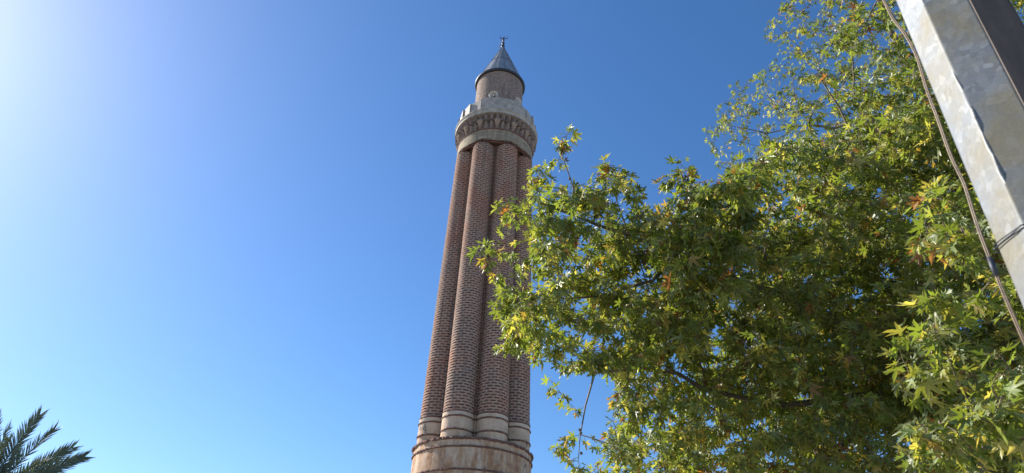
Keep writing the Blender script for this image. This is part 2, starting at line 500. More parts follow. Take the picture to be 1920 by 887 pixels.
fin = lathe('finial', [(.05, 37.35), (.10, 37.42), (.13, 37.52), (.08, 37.62), (.05, 37.66), (.10, 37.74), (.10, 37.84), (.04, 37.92), (.035, 38.02), (.08, 38.10), (.08, 38.2), (.03, 38.28), (.03, 38.42)], M['iron'], rf, 16, 60)
b = MB()
b.tube([(0, .13 * math.sin(math.radians(t_)) + .16, 38.34 - .13 * math.cos(math.radians(t_)) + .1) for t_ in range(-150, 151, 20)], [.008 + .018 * math.sin(math.pi * i / 15) for i in range(16)], 6)
b.build('crescent', M['iron'], fin)
b = MB()   # aerials and lightning rod beside the finial
b.tube([(0, -.22, 37.35), (0, -.20, 38.22)], .014, 5)
b.tube([(0, -.22, 37.62), (0, .0, 37.64)], .015, 5)
b.tube([(0, -.20, 38.15), (0, .05, 38.12)], .018, 5)
b.tube([(0, -.26, 38.42), (0, -.16, 38.30), (0, -.02, 38.34)], .03, 6)
b.tube([(0, -.25, 37.28), (0, -.24, 37.5)], .02, 5)
b.build('aerial', M['iron'], rf)
b = MB(); a = math.radians(-9)
b.tube([(1.62 * math.cos(a), 1.62 * math.sin(a), 33.72), (.15 * math.cos(a), .15 * math.sin(a), 37.25)], .028, 5)
b.build('lightning_cable', mat_noise('pale_cable', [(.3, (.35, .35, .35)), (.7, (.5, .5, .5))], 5), rf)

# ------------------------------------------------------------------ loudspeakers on the balcony
def loudspeaker(px, py, zc, rad_, aim, label):
    # find the point at this height and radius from the axis
    root = empty('horn_loudspeaker', (0, 0, 0))
    tag(root, label, 'loudspeaker', 'horn loudspeakers on the minaret balcony')
    d = ray(px, py).normalized()
    # intersect with vertical cylinder of radius rad_ around minaret axis (near side)
    ox, oy = EYE.x - MX, EYE.y - MY
    A = d.x ** 2 + d.y ** 2; B = 2 * (ox * d.x + oy * d.y); Cc = ox * ox + oy * oy - rad_ ** 2
    t_ = (-B - math.sqrt(B * B - 4 * A * Cc)) / (2 * A)
    p = EYE + d * t_
    root.location = p
    q = Vector(aim).normalized().to_track_quat('Z', 'Y'); root.rotation_mode = 'QUATERNION'; root.rotation_quaternion = q
    def lat(name, prof_, mat):
        b_ = MB(); b_.rings([(z_, circle(r_, 28)) for r_, z_ in prof_], None, cap=False)
        return b_.build(name, mat, root, True, 50)
    lat('horn_bell', [(.26, .0), (.27, -.015), (.255, -.03), (.20, -.10), (.12, -.20), (.08, -.28), (.06, -.275), (.10, -.19), (.18, -.09), (.235, -.02), (.26, .0)], M['horn'])
    lat('horn_core', [(.001, -.03), (.05, -.035), (.065, -.09), (.04, -.16), (.03, -.26)], M['horn'])
    lat('driver', [(.001, -.26), (.085, -.26), (.095, -.29), (.095, -.42), (.07, -.45), (.001, -.45)], M['iron'])
    inv_ = q.inverted()
    b_ = MB(); dn = inv_ @ Vector((0, 0, -1))
    b_.tube([Vector((0, 0, -.30)), Vector((0, 0, -.30)) + dn * .55], .025, 6); b_.build('bracket', M['iron'], root)
toc = Vector((-MX, -MY, 0)).normalized()
loudspeaker(925, 177.5, 0, 2.22, (toc.x - .25, toc.y, -.25), 'round grey horn loudspeaker on the parapet, the left one, facing outward')
loudspeaker(973, 190, 0, 2.2, (.75, toc.y * .75, -.05), 'pale horn loudspeaker on the parapet, the right one, turned to the side')

# ------------------------------------------------------------------ galvanised pole
def mat_galv():
    t = NT('galvanised_steel'); ob = t.coord('Object')
    v = t.n('ShaderNodeTexVoronoi'); v.inputs['Scale'].default_value = 55; v.inputs['Randomness'].default_value = 1
    wv = t.n('ShaderNodeMix'); wv.data_type = 'RGBA'; wv.inputs[0].default_value = .05
    nn = t.n('ShaderNodeTexNoise'); nn.inputs['Scale'].default_value = 14; nn.inputs['Detail'].default_value = 5; t.l(ob, nn.inputs['Vector'])
    t.l(ob, wv.inputs[6]); t.l(nn.outputs['Color'], wv.inputs[7]); t.l(wv.outputs[2], v.inputs['Vector'])
    sp = t.ramp(v.outputs['Color'], [(0.0, (.115, .13, .148)), (.6, (.155, .172, .186)), (1.0, (.25, .265, .275))])
    big = t.noise(ob, 6, 6, .65)
    col = t.mix(t.ramp(big, [(.42, 0.0), (.62, .7)]), sp, (.165, .14, .075))
    st = t.noise(t.coord('Object', (1, 1, .12)), 42, 5, .6)
    col = t.mix(t.ramp(st, [(.5, 0.0), (.8, .55)]), col, (.20, .21, .22))
    fine = t.noise(ob, 120, 4, .6)
    col = t.mix(.35, col, t.ramp(fine, [(.3, .7), (.7, 1.15)]), 'MULTIPLY')
    ro = t.n('ShaderNodeMapRange'); t.l(big, ro.inputs[0]); ro.inputs[3].default_value = .5; ro.inputs[4].default_value = .7
    t.bump(t.math('ADD', big, t.math('MULTIPLY', st, .3)), .25, .004)
    return t.fin(col, ro.outputs[0], .25)
PD = 1.6
paz = math.radians(45.0)
PR = PD * math.sin(math.radians(4.12))
pole = empty('metal_pole', (PD * math.sin(paz), PD * math.cos(paz), 0))
tag(pole, 'galvanised grey eight sided steel pole close by in front of the tree', 'pole')
# world azimuth (clockwise from +Y) of first face normal = 279 deg -> math angle 90-279
fn = math.radians(90 - 275)
b = MB(); rows = []
def octa(r): return [(r * math.cos(fn + math.radians(22.5 + 45 * k)), r * math.sin(fn + math.radians(22.5 + 45 * k))) for k in range(8)]
b.rings([(.02, octa(PR * 1.12)), (1.6, octa(PR * 1.03)), (3.0, octa(PR * 1.0)), (8.5, octa(PR * .68))], None)
po = b.build('pole_shaft', mat_galv(), pole)
bv = po.modifiers.new('bevel', 'BEVEL'); bv.width = .004; bv.segments = 3
b = MB(); b.rings([(0, poly(.24, 4)), (.025, poly(.24, 4))], None); b.build('base_plate', M['iron'], pole)
# thin dark brown plates added over two faces of the pole
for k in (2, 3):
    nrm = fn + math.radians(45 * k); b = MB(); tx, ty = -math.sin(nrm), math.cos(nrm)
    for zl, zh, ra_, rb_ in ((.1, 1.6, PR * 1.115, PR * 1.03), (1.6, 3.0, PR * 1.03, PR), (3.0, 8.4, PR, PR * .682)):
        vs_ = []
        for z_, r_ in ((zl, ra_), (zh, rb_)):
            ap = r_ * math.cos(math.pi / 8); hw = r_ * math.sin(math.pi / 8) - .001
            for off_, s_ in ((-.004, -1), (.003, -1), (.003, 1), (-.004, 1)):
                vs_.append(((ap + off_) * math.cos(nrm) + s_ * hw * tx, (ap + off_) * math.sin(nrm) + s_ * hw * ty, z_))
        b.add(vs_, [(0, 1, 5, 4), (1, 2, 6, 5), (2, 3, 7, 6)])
    o = b.build('dark_strip', mat_noise('dark_brown_plate', [(.3, (.07, .053, .042)), (.7, (.125, .098, .078))], 25, .8, 0, .3, .002, (1, 1, .3)) if k == 2 else bpy.data.materials['dark_brown_plate'], pole)
    tag(o, 'thin dark brown plate over the right side of the pole')
# ragged zinc run along one edge
b = MB(); rs = random.Random(3); ang = fn + math.radians(22.5)
pts, rr_ = [], []
z = .3
while z < 4.5:
    r_ = (PR * (1.04 if z < 1.6 else 1.03 - .03 * (z - 1.6) / 1.4 if z < 3 else 1.0 - .32 * (z - 3) / 5.5)) - .004
    pts.append((r_ * math.cos(ang) + rs.uniform(-.002, .002), r_ * math.sin(ang) + rs.uniform(-.002, .002), z)); rr_.append(rs.choice((.0015, .002, .003, .0045))); z += rs.uniform(.015, .05)
b.tube(pts, rr_, 6); b.build('weld_seam', mat_noise('zinc_run', [(.3, (.16, .16, .15)), (.7, (.42, .42, .40))], 60, .6, .4, .4, .004), pole, True)

# cable beside the pole
cpx = [(1620, -70), (1657, 0), (1674, 34), (1697, 64), (1719, 106), (1737, 165), (1758, 222), (1783, 292), (1808, 345), (1826, 402), (1843, 452), (1862, 500), (1880, 545), (1899, 590), (1921, 640), (1960, 720), (2010, 820)]
cp = []
for x_, y_ in cpx:
    d = ray(x_, y_); k_ = (PD - .21) / math.hypot(d.x, d.y); cp.append(EYE + d * k_)
up_ = cp[0] + (cp[0] - cp[1]) * 1; cp = [Vector((cp[0].x + .02, cp[0].y + .02, 4.6)), Vector((cp[0].x, cp[0].y, 3.9))] + cp
cp += [Vector((cp[-1].x + .03, cp[-1].y, .4)), Vector((cp[-1].x + .05, cp[-1].y + .02, .02))]
def smooth_path(P, n=6):
    out = []
    for i in range(len(P) - 1):
        p0, p1, p2, p3 = P[max(i - 1, 0)], P[i], P[i + 1], P[min(i + 2, len(P) - 1)]
        for j in range(n):
            t_ = j / n
            out.append(.5 * ((2 * p1) + (p2 - p0) * t_ + (2 * p0 - 5 * p1 + 4 * p2 - p3) * t_ ** 2 + (3 * p1 - p0 - 3 * p2 + p3) * t_ ** 3))
    out.append(P[-1]); return out
cps = smooth_path(cp)
side = Vector((math.cos(paz), -math.sin(paz), 0))
b = MB(); b.tube([p - side * .0015 for p in cps], .0018, 8)
b.tube([p + side * .0015 for p in cps], .0018, 8)
cab = b.build('cable', mat_noise('cable_sheath', [(.3, (.13, .085, .045)), (.7, (.30, .20, .11))], 30, .5, 0, .2, .001), None, True, 60)
tag(cab, 'thin brown twin cable hanging down beside the galvanised pole', 'cable')
kn = min(cps, key=lambda p: (p - cp[13]).length)
b = MB(); b.tube([kn + Vector((0, 0, .02)) , kn, kn - Vector((0, 0, .02))], [.0045, .0055, .0045], 8)
kk = b.build('cable_clip', M['iron'], cab, True)
# wire tied round the pole
d = ray(1879, 476); k_ = PD / math.hypot(d.x, d.y); wz = EYE.z + d.z * k_
b = MB(); loop = []; loop2 = []
Rw = PR * 1.0 + .004
for i in range(0, 33):
    a = fn + math.radians(22.5) + 2 * math.pi * i / 32
    # octagon radius at this angle
    rel = (a - fn + math.pi / 8) % (math.pi / 4) - math.pi / 8
    ro_ = Rw * math.cos(math.pi / 8) / math.cos(rel) + .003
    loop.append((ro_ * math.cos(a), ro_ * math.sin(a), wz + .007 * math.sin(3 * a)))
    loop2.append((ro_ * math.cos(a), ro_ * math.sin(a), wz + .007 * math.sin(3 * a) - .012 * abs(math.sin((a - fn - math.radians(22.5)) / 2)) ** .5 ))
b.tube(loop, .0014, 6, False); b.tube(loop2, .0014, 6, False)
wire = b.build('tie_wire', M['iron'], None, True); wire.location = pole.location
tag(wire, 'thin dark wire loop twisted round the galvanised pole', 'wire')

# ------------------------------------------------------------------ plane tree
def mat_leaf():
    t = NT('plane_leaf')
    at_ = t.n('ShaderNodeAttribute'); at_.attribute_name = 'tint'; at_.attribute_type = 'GEOMETRY'
    col = at_.outputs['Color']
    geo = t.n('ShaderNodeNewGeometry')
    under = t.mix(.4, col, (.24, .27, .17))
    c2 = t.mix(geo.outputs['Backfacing'], col, under)
    fine = t.noise(t.coord('Object'), 40, 3, .6)
    c2 = t.mix(.35, c2, t.ramp(fine, [(.3, .7), (.7, 1.2)]), 'MULTIPLY')
    t.fin(c2, t.ramp(fine, [(.3, .34), (.7, .52)]), 0, .5)
    tr = t.n('ShaderNodeBsdfTranslucent')
    tc = t.mix(1.0, col, (2.5, 2.25, 1.3), 'MULTIPLY'); t.l(tc, tr.inputs[0])
    ms = t.n('ShaderNodeMixShader'); ms.inputs[0].default_value = .37
    t.l(t.b.outputs[0], ms.inputs[1]); t.l(tr.outputs[0], ms.inputs[2]); t.l(ms.outputs[0], t.out.inputs[0])
    return t.m
M['bark'] = mat_noise('plane_bark', [(.3, (.05, .04, .03)), (.5, (.12, .10, .075)), (.7, (.24, .21, .16))], 5, .9, 0, .5, .02)
M['twig'] = mat_noise('twig_bark', [(.3, (.10, .075, .05)), (.7, (.22, .175, .125))], 12, .8, 0, .2, .003)

# leaf outline, palmate with five lobes: rim points (angle deg from tip axis, radius), one half
half = [(0, 1.0), (6, .72), (11, .75), (14, .52), (22, .31), (30, .31), (40, .58), (45, .68), (53, .92), (57, .64), (66, .57), (77, .28), (87, .25), (100, .46), (110, .64), (119, .36), (150, .10)]
rim = [(-a_, r_) for a_, r_ in half[:0:-1]] + half
LV = [(0.0, .10)] + [(r_ * math.sin(math.radians(a_)), .12 + r_ * math.cos(math.radians(a_))) for a_, r_ in rim]
LV = np.array(LV); NR = len(rim)
rad0 = np.hypot(LV[:, 0], LV[:, 1] - .12)
LF = np.array([(0, i + 1, i + 2) for i in range(NR - 1)])
class Leaves:
    def __init__(s): s.pos = []; s.ax = []; s.nr = []; s.size = []; s.tint = []
    def add(s, p, ax, nr, size, tint): s.pos.append(p); s.ax.append(ax); s.nr.append(nr); s.size.append(size); s.tint.append(tint)
    def build(s, name, mat, parent):
        P = np.array(s.pos); A = np.array(s.ax); Nn = np.array(s.nr); S = np.array(s.size)[:, None, None]; T = np.array(s.tint)
        A /= np.linalg.norm(A, axis=1, keepdims=True)
        Xx = np.cross(A, Nn); Xx /= np.linalg.norm(Xx, axis=1, keepdims=True); Nn = np.cross(Xx, A)
        n = len(P); nv = len(LV)
        curl = rng.uniform(-.8, 1.2, (n, 1)); fold = rng.uniform(-.2, .85, (n, 1)); wav = rng.uniform(-.16, .16, (n, nv))
        asp = rng.uniform(.8, 1.1, (n, 1)); jit = 1 + rng.uniform(-.10, .10, (n, nv))
        lx = LV[None, :, 0] * asp * jit; ly = LV[None, :, 1] * jit
        lz = -curl * .45 * (ly ** 2) + fold * np.abs(lx) * .9 - .25 * lx ** 2 * np.sign(fold) + wav * rad0[None, :] ** 2
        lx = lx * (1 - .25 * np.abs(fold)); 
        V = P[:, None, :] + S * .62 * (lx[..., None] * Xx[:, None, :] + ly[..., None] * A[:, None, :] + lz[..., None] * Nn[:, None, :])
        # petiole: a thin strip back to the twig
        base = P; tip = V[:, 0, :]
        V = V.reshape(-1, 3); Fc = (LF[None] + (np.arange(n) * nv)[:, None, None]).reshape(-1, 3)
        me = bpy.data.meshes.new(name)
        nf = len(Fc); me.vertices.add(len(V)); me.vertices.foreach_set('co', V.astype(np.float32).ravel())
        me.loops.add(nf * 3); me.loops.foreach_set('vertex_index', Fc.astype(np.int32).ravel())
        me.polygons.add(nf); me.polygons.foreach_set('loop_start', (np.arange(nf) * 3).astype(np.int32)); me.polygons.foreach_set('loop_total', np.full(nf, 3, dtype=np.int32))
        me.update(calc_edges=True)
        at_ = me.color_attributes.new('tint', 'FLOAT_COLOR', 'POINT')
        c = np.ones((n, nv, 4), dtype=np.float32); c[..., :3] = T[:, None, :]
        # browned lobe tips on some leaves, and blotchy yellowing
        br_ = (rng.uniform(0, 1, (n, 1)) ** 4) * np.clip((rad0[None, :] - .45) / .5, 0, 1) * rng.uniform(.3, 1.2, (n, nv))
        br_ = np.clip(br_, 0, 1)[..., None]
        c[..., :3] = c[..., :3] * (1 - br_) + np.array([.26, .15, .05]) * br_
        c[..., :3] *= rng.uniform(.85, 1.15, (n, nv, 1))
        at_.data.foreach_set('color', c.ravel())
        me.materials.append(mat)
        o = bpy.data.objects.new(name, me); COL.objects.link(o); o.parent = parent; return o

def in_poly(x, y, P):
    c = False; j = len(P) - 1
    for i in range(len(P)):
        if (P[i][1] > y) != (P[j][1] > y) and x < (P[j][0] - P[i][0]) * (y - P[i][1]) / (P[j][1] - P[i][1]) + P[i][0]: c = not c
        j = i
    return c
TREE = Vector((8.0, 7.0, 0))           # foot of the trunk, out of frame to the right
# skeleton: limbs as (px,py,range) waypoints
limbs = [
    [TREE, Vector((7.9, 7.0, 1.6)), Vector((7.75, 7.1, 3.2)), Vector((7.6, 7.3, 4.6))],
    [(1, .7, 'j0'), at(1780, 700, 8.3), at(1620, 622, 8.2), at(1500, 575, 8.1), at(1400, 535, 8.0), at(1290, 490, 7.8), at(1180, 440, 7.5), at(1080, 405, 7.2), at(1010, 380, 7.0)],
    [(1, .9, 'j0'), at(1850, 420, 10), at(1780, 250, 11.3), at(1700, 120, 12.5), at(1640, -20, 13.5), at(1620, -120, 14)],
    [at(1780, 700, 8.3), at(1640, 740, 7.9), at(1480, 760, 7.6), at(1320, 730, 7.4), at(1200, 690, 7.2), at(1115, 700, 7.0), at(1098, 760, 7.0), at(1088, 815, 7.0), at(1084, 865, 7.0)],
    [at(1780, 250, 11.3), at(1640, 230, 11.8), at(1530, 235, 12.2), at(1440, 250, 12.4), at(1360, 235, 12.5)],
    [at(1640, 230, 11.8), at(1560, 160, 12.4), at(1500, 90, 12.8), at(1455, 45, 13)],
    [at(1400, 535, 8.0), at(1340, 440, 7.6), at(1310, 380, 7.5), at(1285, 330, 7.4)],
    [at(1640, 740, 7.9), at(1560, 860, 7.6), at(1480, 960, 7.4), at(1300, 1020, 7.2)],
    [(1, .8, 'j0'), at(2050, 620, 6.2), at(1930, 560, 5.2), at(1840, 480, 4.7), at(1790, 400, 4.5)],
    [at(2050, 620, 6.2), at(1960, 760, 5.0), at(1850, 800, 4.6), at(1760, 790, 4.5)],
    [at(1850, 420, 10), at(1720, 330, 9.4), at(1600, 260, 9.0), at(1540, 150, 9.2)],
    [at(1180, 440, 7.5), at(1160, 390, 7.4), at(1145, 330, 7.4)],
    [at(1080, 405, 7.2), at(1075, 350, 7.1), at(1055, 295, 7.1), at(1062, 255, 7.1)],
    [at(1290, 490, 7.8), at(1170, 540, 7.2), at(1060, 560, 6.9), at(975, 560, 6.7), at(935, 500, 6.7), at(905, 480, 6.7)],
]
NP, PAR, FIX = [], [], []      # node positions, parent indices, minimum radii
def add_path(pts, start=None, r0=.1, r1=.02):
    par = start
    for i, p in enumerate(pts):
        if par is None: NP.append(np.array(p)); PAR.append(-1); FIX.append(r0); par = 0; prev = Vector(p); continue
        a_ = Vector(NP[par]); seg = Vector(p) - a_; n_ = max(1, int(seg.length / .28))
        off = Vector((0, 0, 0))
        for j in range(1, n_ + 1):
            q = a_ + seg * (j / n_)
            if j < n_: q += Vector((random.gauss(0, .035), random.gauss(0, .035), random.gauss(0, .035)))
            NP.append(np.array(q)); PAR.append(par); par = len(NP) - 1
            FIX.append(r1 + (r0 - r1) * (1 - (i + j / n_) / len(pts)) ** 1.7)
    return par
add_path(limbs[0], None, .30, .24)
J0 = len(NP) - 1
rads = {1: (.10, .012), 2: (.15, .03), 3: (.045, .004), 4: (.045, .005), 5: (.035, .004), 6: (.03, .006), 7: (.05, .01), 8: (.07, .008), 9: (.04, .006), 10: (.06, .008), 11: (.015, .005), 12: (.014, .004), 13: (.022, .003)}
for li, L in enumerate(limbs[1:], 1):
    if isinstance(L[0], tuple): st = J0; pts = L[1:]
    else:
        q = np.array(L[0]); st = int(np.argmin(np.linalg.norm(np.array(NP) - q, axis=1))); pts = L[1:]
    add_path(pts, st, *rads[li])
n_seed = len(NP)
# leafy tips: (polygon in photo px, near, far, count, leaf size)
regions = [
    ([(925, 470), (945, 400), (1000, 320), (1060, 350), (1130, 320), (1190, 335), (1215, 410), (1290, 330), (1345, 400), (1340, 640), (1150, 690), (1040, 690), (1000, 650), (955, 640), (935, 540)], 6.2, 8.4, 560, .16),
    ([(1290, 400), (1340, 330), (1450, 270), (1700, 200), (1980, 150), (1980, 920), (1075, 920), (1130, 850), (1150, 760), (1150, 650), (1270, 560)], 6.6, 9.9, 3300, .15),
    ([(1380, 420), (1500, 330), (1980, 280), (1980, 920), (1250, 920), (1300, 700)], 8.4, 11.5, 1500, .145),
    ([(1450, 20), (1480, -20), (1700, -80), (1980, -80), (1980, 340), (1450, 360), (1345, 310), (1335, 240), (1380, 170), (1440, 120)], 10.5, 14.4, 2100, .105),
    ([(1590, 20), (1720, -60), (1900, 0), (1900, 340), (1500, 340), (1480, 220)], 8.2, 10.5, 330, .15),
    ([(1720, 360), (1790, 330), (2000, 400), (2050, 950), (1700, 950), (1680, 700)], 3.9, 5.8, 230, .145),
    ([(1420, 440), (1780, 400), (1800, 800), (1450, 790)], 9.0, 11.5, 650, .165),
    ([(1090, 430), (1310, 420), (1320, 640), (1090, 610)], 7.8, 9.2, 170, .165),
    ([(1280, 330), (1420, 330), (1400, 560), (1260, 560)], 6.0, 7.0, 90, .175),
    ([(1900, -300), (2500, -300), (2500, 1000), (1950, 1000)], 7.5, 13, 420, .17),       # out of frame right: shade
    ([(1500, -350), (2000, -350), (2000, -60), (1480, -60)], 9, 14.5, 260, .15),         # above the frame
    ([(1150, 900), (2000, 900), (2000, 1200), (1200, 1100)], 6, 9, 200, .165),
]
tips = []
for P, r0, r1, cnt, ls in regions:
    xs = [q[0] for q in P]; ys = [q[1] for q in P]; c = 0
    while c < cnt:
        x_, y_ = random.uniform(min(xs), max(xs)), random.uniform(min(ys), max(ys))
        if not in_poly(x_, y_, P): continue
        q = at(x_, y_, random.uniform(r0, r1)); c += 1
        # boughs: foliage gathers in masses with gaps between
        n_ = math.sin(q.x * 5.1 + 1.3 * math.sin(q.z * 3.1)) + math.sin(q.y * 4.3 + 1.7 * math.sin(q.x * 2.7)) + math.sin(q.z * 5.7 + 1.1 * math.sin(q.y * 3.7))
        if n_ < (-.6 if r0 > 10 else -.85) and ls < .163: continue
        tips.append((q, ls))
for x_, y_, r_, ls in [(1065, 250, 7.1, .15), (1050, 270, 7.1, .15), (1045, 300, 7.1, .14), (1010, 318, 7.0, .15), (1025, 345, 7, .15), (935, 385, 6.9, .15), (955, 405, 6.9, .15), (900, 470, 6.7, .17), (915, 490, 6.7, .16), (925, 455, 6.8, .16),
        (1130, 305, 7.4, .15), (1150, 320, 7.4, .15), (1165, 315, 7.4, .15), (1110, 330, 7.4, .15), (1178, 325, 7.4, .15), (1270, 300, 7.4, .17), (1250, 335, 7.4, .16), (1285, 320, 7.4, .16), (1240, 345, 7.5, .16), (1300, 345, 7.5, .15),
        (1045, 842, 7, .15), (1060, 835, 7, .15), (1075, 862, 7, .15), (1085, 875, 7, .15), (1070, 820, 7, .14), (1082, 770, 7, .10), (1440, 40, 12.9, .12), (1440, 75, 12.7, .12), (1375, 160, 12.6, .12), (1325, 240, 12.5, .12), (1330, 265, 12.5, .12), (1370, 185, 12.5, .12),
        (940, 645, 6.7, .15), (960, 650, 6.7, .15), (955, 600, 6.8, .16), (1010, 665, 6.8, .16), (1035, 715, 6.9, .15), (1050, 735, 7, .15), (1475, 10, 13, .12), (1400, 150, 12.6, .11), (1345, 205, 12.6, .11), (1340, 285, 12.4, .12),
        (935, 570, 6.7, .17), (945, 545, 6.7, .17), (930, 520, 6.7, .16), (1015, 310, 7, .15)]:
    tips.append((at(x_, y_, r_), ls))
tv = np.array([tuple(t_[0]) for t_ in tips])
# order: nearest to the skeleton first so that branches grow outwards
d0 = np.array([np.min(np.linalg.norm(np.array(NP) - q, axis=1)) for q in tv])
order = np.argsort(d0)
cap_n = 60000
buf = np.zeros((cap_n, 3)); buf[:len(NP)] = np.array(NP); cnt_n = len(NP)
twigs = []
for ti in order:
    q = tv[ti]; D_ = buf[:cnt_n] - q; dd = np.sqrt((D_ ** 2).sum(1))
    j = int(np.argmin(dd)); a_ = buf[j].copy(); L_ = dd[j]
    if L_ < .12: a_ = a_
    n_ = max(2, int(L_ / .16)); par = j; path = [a_]
    bow = np.array([random.gauss(0, .06), random.gauss(0, .06), random.uniform(-.02, .14)]) * L_
    for k in range(1, n_ + 1):
        t_ = k / n_; p = a_ + (q - a_) * t_ + bow * math.sin(math.pi * t_)
        if k < n_: p = p + rng.normal(0, .012, 3)
        NP.append(p); PAR.append(par); FIX.append(0); buf[cnt_n] = p; par = cnt_n; cnt_n += 1; path.append(p)
    twigs.append((path, tips[ti][1]))
# pipe model radii
N_ = len(NP); area = np.full(N_, 0.0); nch = np.zeros(N_, int)
for i in range(N_ - 1, 0, -1):
    if area[i] == 0: area[i] = .0027 ** 2
    area[PAR[i]] += area[i] * .93
rad_n = np.sqrt(area); rad_n = np.maximum(np.minimum(rad_n, .05), np.array(FIX)); rad_n = np.minimum(rad_n, .32)
for i in range(1, N_): rad_n[i] = min(rad_n[i], rad_n[PAR[i]])
NPa = np.array(NP); PARa = np.array(PAR)
def sticks(idx, name, mat, parent, n):
    idx = np.array(idx); A = NPa[PARa[idx]]; B = NPa[idx]; ra = np.minimum(rad_n[PARa[idx]], rad_n[idx] * 1.35); rb = rad_n[idx]
    T = B - A; Ln = np.linalg.norm(T, axis=1, keepdims=True); T = T / np.maximum(Ln, 1e-6)
    A = A - T * (ra[:, None] * .3)
    ref = np.tile(np.array([.31, .2, .93]), (len(idx), 1)); X = np.cross(T, ref); X /= np.linalg.norm(X, axis=1, keepdims=True); Y = np.cross(T, X)
    th = np.arange(n) * 2 * np.pi / n
    ring = np.cos(th)[None, :, None] * X[:, None, :] + np.sin(th)[None, :, None] * Y[:, None, :]
    V = np.concatenate([A[:, None, :] + ring * ra[:, None, None], B[:, None, :] + ring * rb[:, None, None]], axis=1).reshape(-1, 3)
    k = np.arange(n); q = np.stack([k, (k + 1) % n, (k + 1) % n + n, k + n], axis=1)
    Fq = (q[None] + (np.arange(len(idx)) * 2 * n)[:, None, None]).reshape(-1, 4)
    me = bpy.data.meshes.new(name); me.vertices.add(len(V)); me.vertices.foreach_set('co', V.astype(np.float32).ravel())
    nf = len(Fq); me.loops.add(nf * 4); me.loops.foreach_set('vertex_index', Fq.astype(np.int32).ravel())
    me.polygons.add(nf); me.polygons.foreach_set('loop_start', (np.arange(nf) * 4).astype(np.int32)); me.polygons.foreach_set('loop_total', np.full(nf, 4, dtype=np.int32))
    me.update(calc_edges=True); me.polygons.foreach_set('use_smooth', [True] * nf)
    me.materials.append(mat); o = bpy.data.objects.new(name, me); COL.objects.link(o); o.parent = parent; return o
tree = empty('plane_tree', (0, 0, 0))
tag(tree, 'large leafy plane tree with green and yellowing lobed leaves, right of the minaret', 'tree')
ids = np.arange(1, N_)
trunk_ids = [i for i in ids if i <= J0]
limb_ids = [i for i in ids if i > J0 and rad_n[i] >= .012]
twig_ids = [i for i in ids if i > J0 and rad_n[i] < .012]
sticks(trunk_ids, 'trunk', M['bark'], tree, 20)
sticks(limb_ids, 'limbs', M['bark'], tree, 9)
sticks(twig_ids, 'twigs', M['twig'], tree, 4)
G = [(.125, .178, .027), (.16, .218, .034), (.10, .15, .03), (.21, .255, .044), (.30, .315, .065), (.42, .39, .09)]
def tint(au=0.0):
    u = random.random() / (.25 + 5 * au)
    if u < .009: c = (.26, .115, .035)
    elif u < .028: c = (.33, .24, .05)
    elif u < .042: c = (.16, .075, .03)
    else: c = random.choices(G, (5, 5, 4, 3.5, 2.2, .9))[0]
    k = random.uniform(.75, 1.2); return (c[0] * k, c[1] * k, c[2] * k)
LL = Leaves()
for path, ls in twigs:
    # leaves along the outer part of the twig, alternate, denser at the end
    P = np.array(path); seg = np.linalg.norm(np.diff(P, axis=0), axis=1); tot = seg.sum(); cum = np.concatenate([[0], np.cumsum(seg)])
    tdir = P[-1] - P[max(0, len(P) - 3)]; tdir = tdir / max(np.linalg.norm(tdir), 1e-6)
    reach = min(tot, .55); nl = random.randint(7, 13) if ls > .12 else random.randint(4, 11)
    rim_tint = None; au = random.random() ** 5
    if ls < .16 and random.random() < .006: rim_tint = (.30, .13, .03)
    for k in range(nl):
        s_ = tot - reach * (k / nl) ** 1.2
        j = min(len(seg) - 1, int(np.searchsorted(cum, s_, 'right') - 1)); p = P[j] + (P[j + 1] - P[j]) * ((s_ - cum[j]) / max(seg[j], 1e-6))
        az = random.uniform(0, 2 * math.pi)
        out = np.array([math.cos(az), math.sin(az), random.uniform(-.9, .15)]) + tdir * random.uniform(.2, 1.0)
        out /= np.linalg.norm(out)
        pet = random.uniform(.25, .5) * ls
        base = p + out * pet + np.array([0, 0, -.15 * pet])
        ax = out + np.array([0, 0, random.uniform(-.9, .1)])
        nr = np.array([random.gauss(-.1, .95), random.gauss(-.1, .95), 1.0])
        LL.add(base, ax, nr, ls * random.uniform(.42, 1.22), rim_tint or tint(au))
        # petiole drawn as twig later
        twigs_p = (p, base)
        LL.__dict__.setdefault('pet', []).append(twigs_p)
LL.build('foliage', mat_leaf(), tree)
# petioles
pa = np.array([q[0] for q in LL.pet]); pb = np.array([q[1] for q in LL.pet])
T = pb - pa; T /= np.maximum(np.linalg.norm(T, axis=1, keepdims=True), 1e-6); X = np.cross(T, np.array([.3, .2, .9])); X /= np.linalg.norm(X, axis=1, keepdims=True); Y = np.cross(T, X)
rp = .0013
V = np.stack([pa + X * rp, pa - X * rp * .5 + Y * rp, pa - X * rp * .5 - Y * rp, pb + X * rp, pb - X * rp * .5 + Y * rp, pb - X * rp * .5 - Y * rp], axis=1).reshape(-1, 3)
Fp = [tuple(b0 * 6 + i for i in f) for b0 in range(len(pa)) for f in ((0, 1, 4, 3), (1, 2, 5, 4), (2, 0, 3, 5))]
mesh_obj('leaf_stalks', V, Fp, mat_noise('leaf_stalk', [(.3, (.16, .15, .05)), (.7, (.26, .22, .09))], 10), tree)
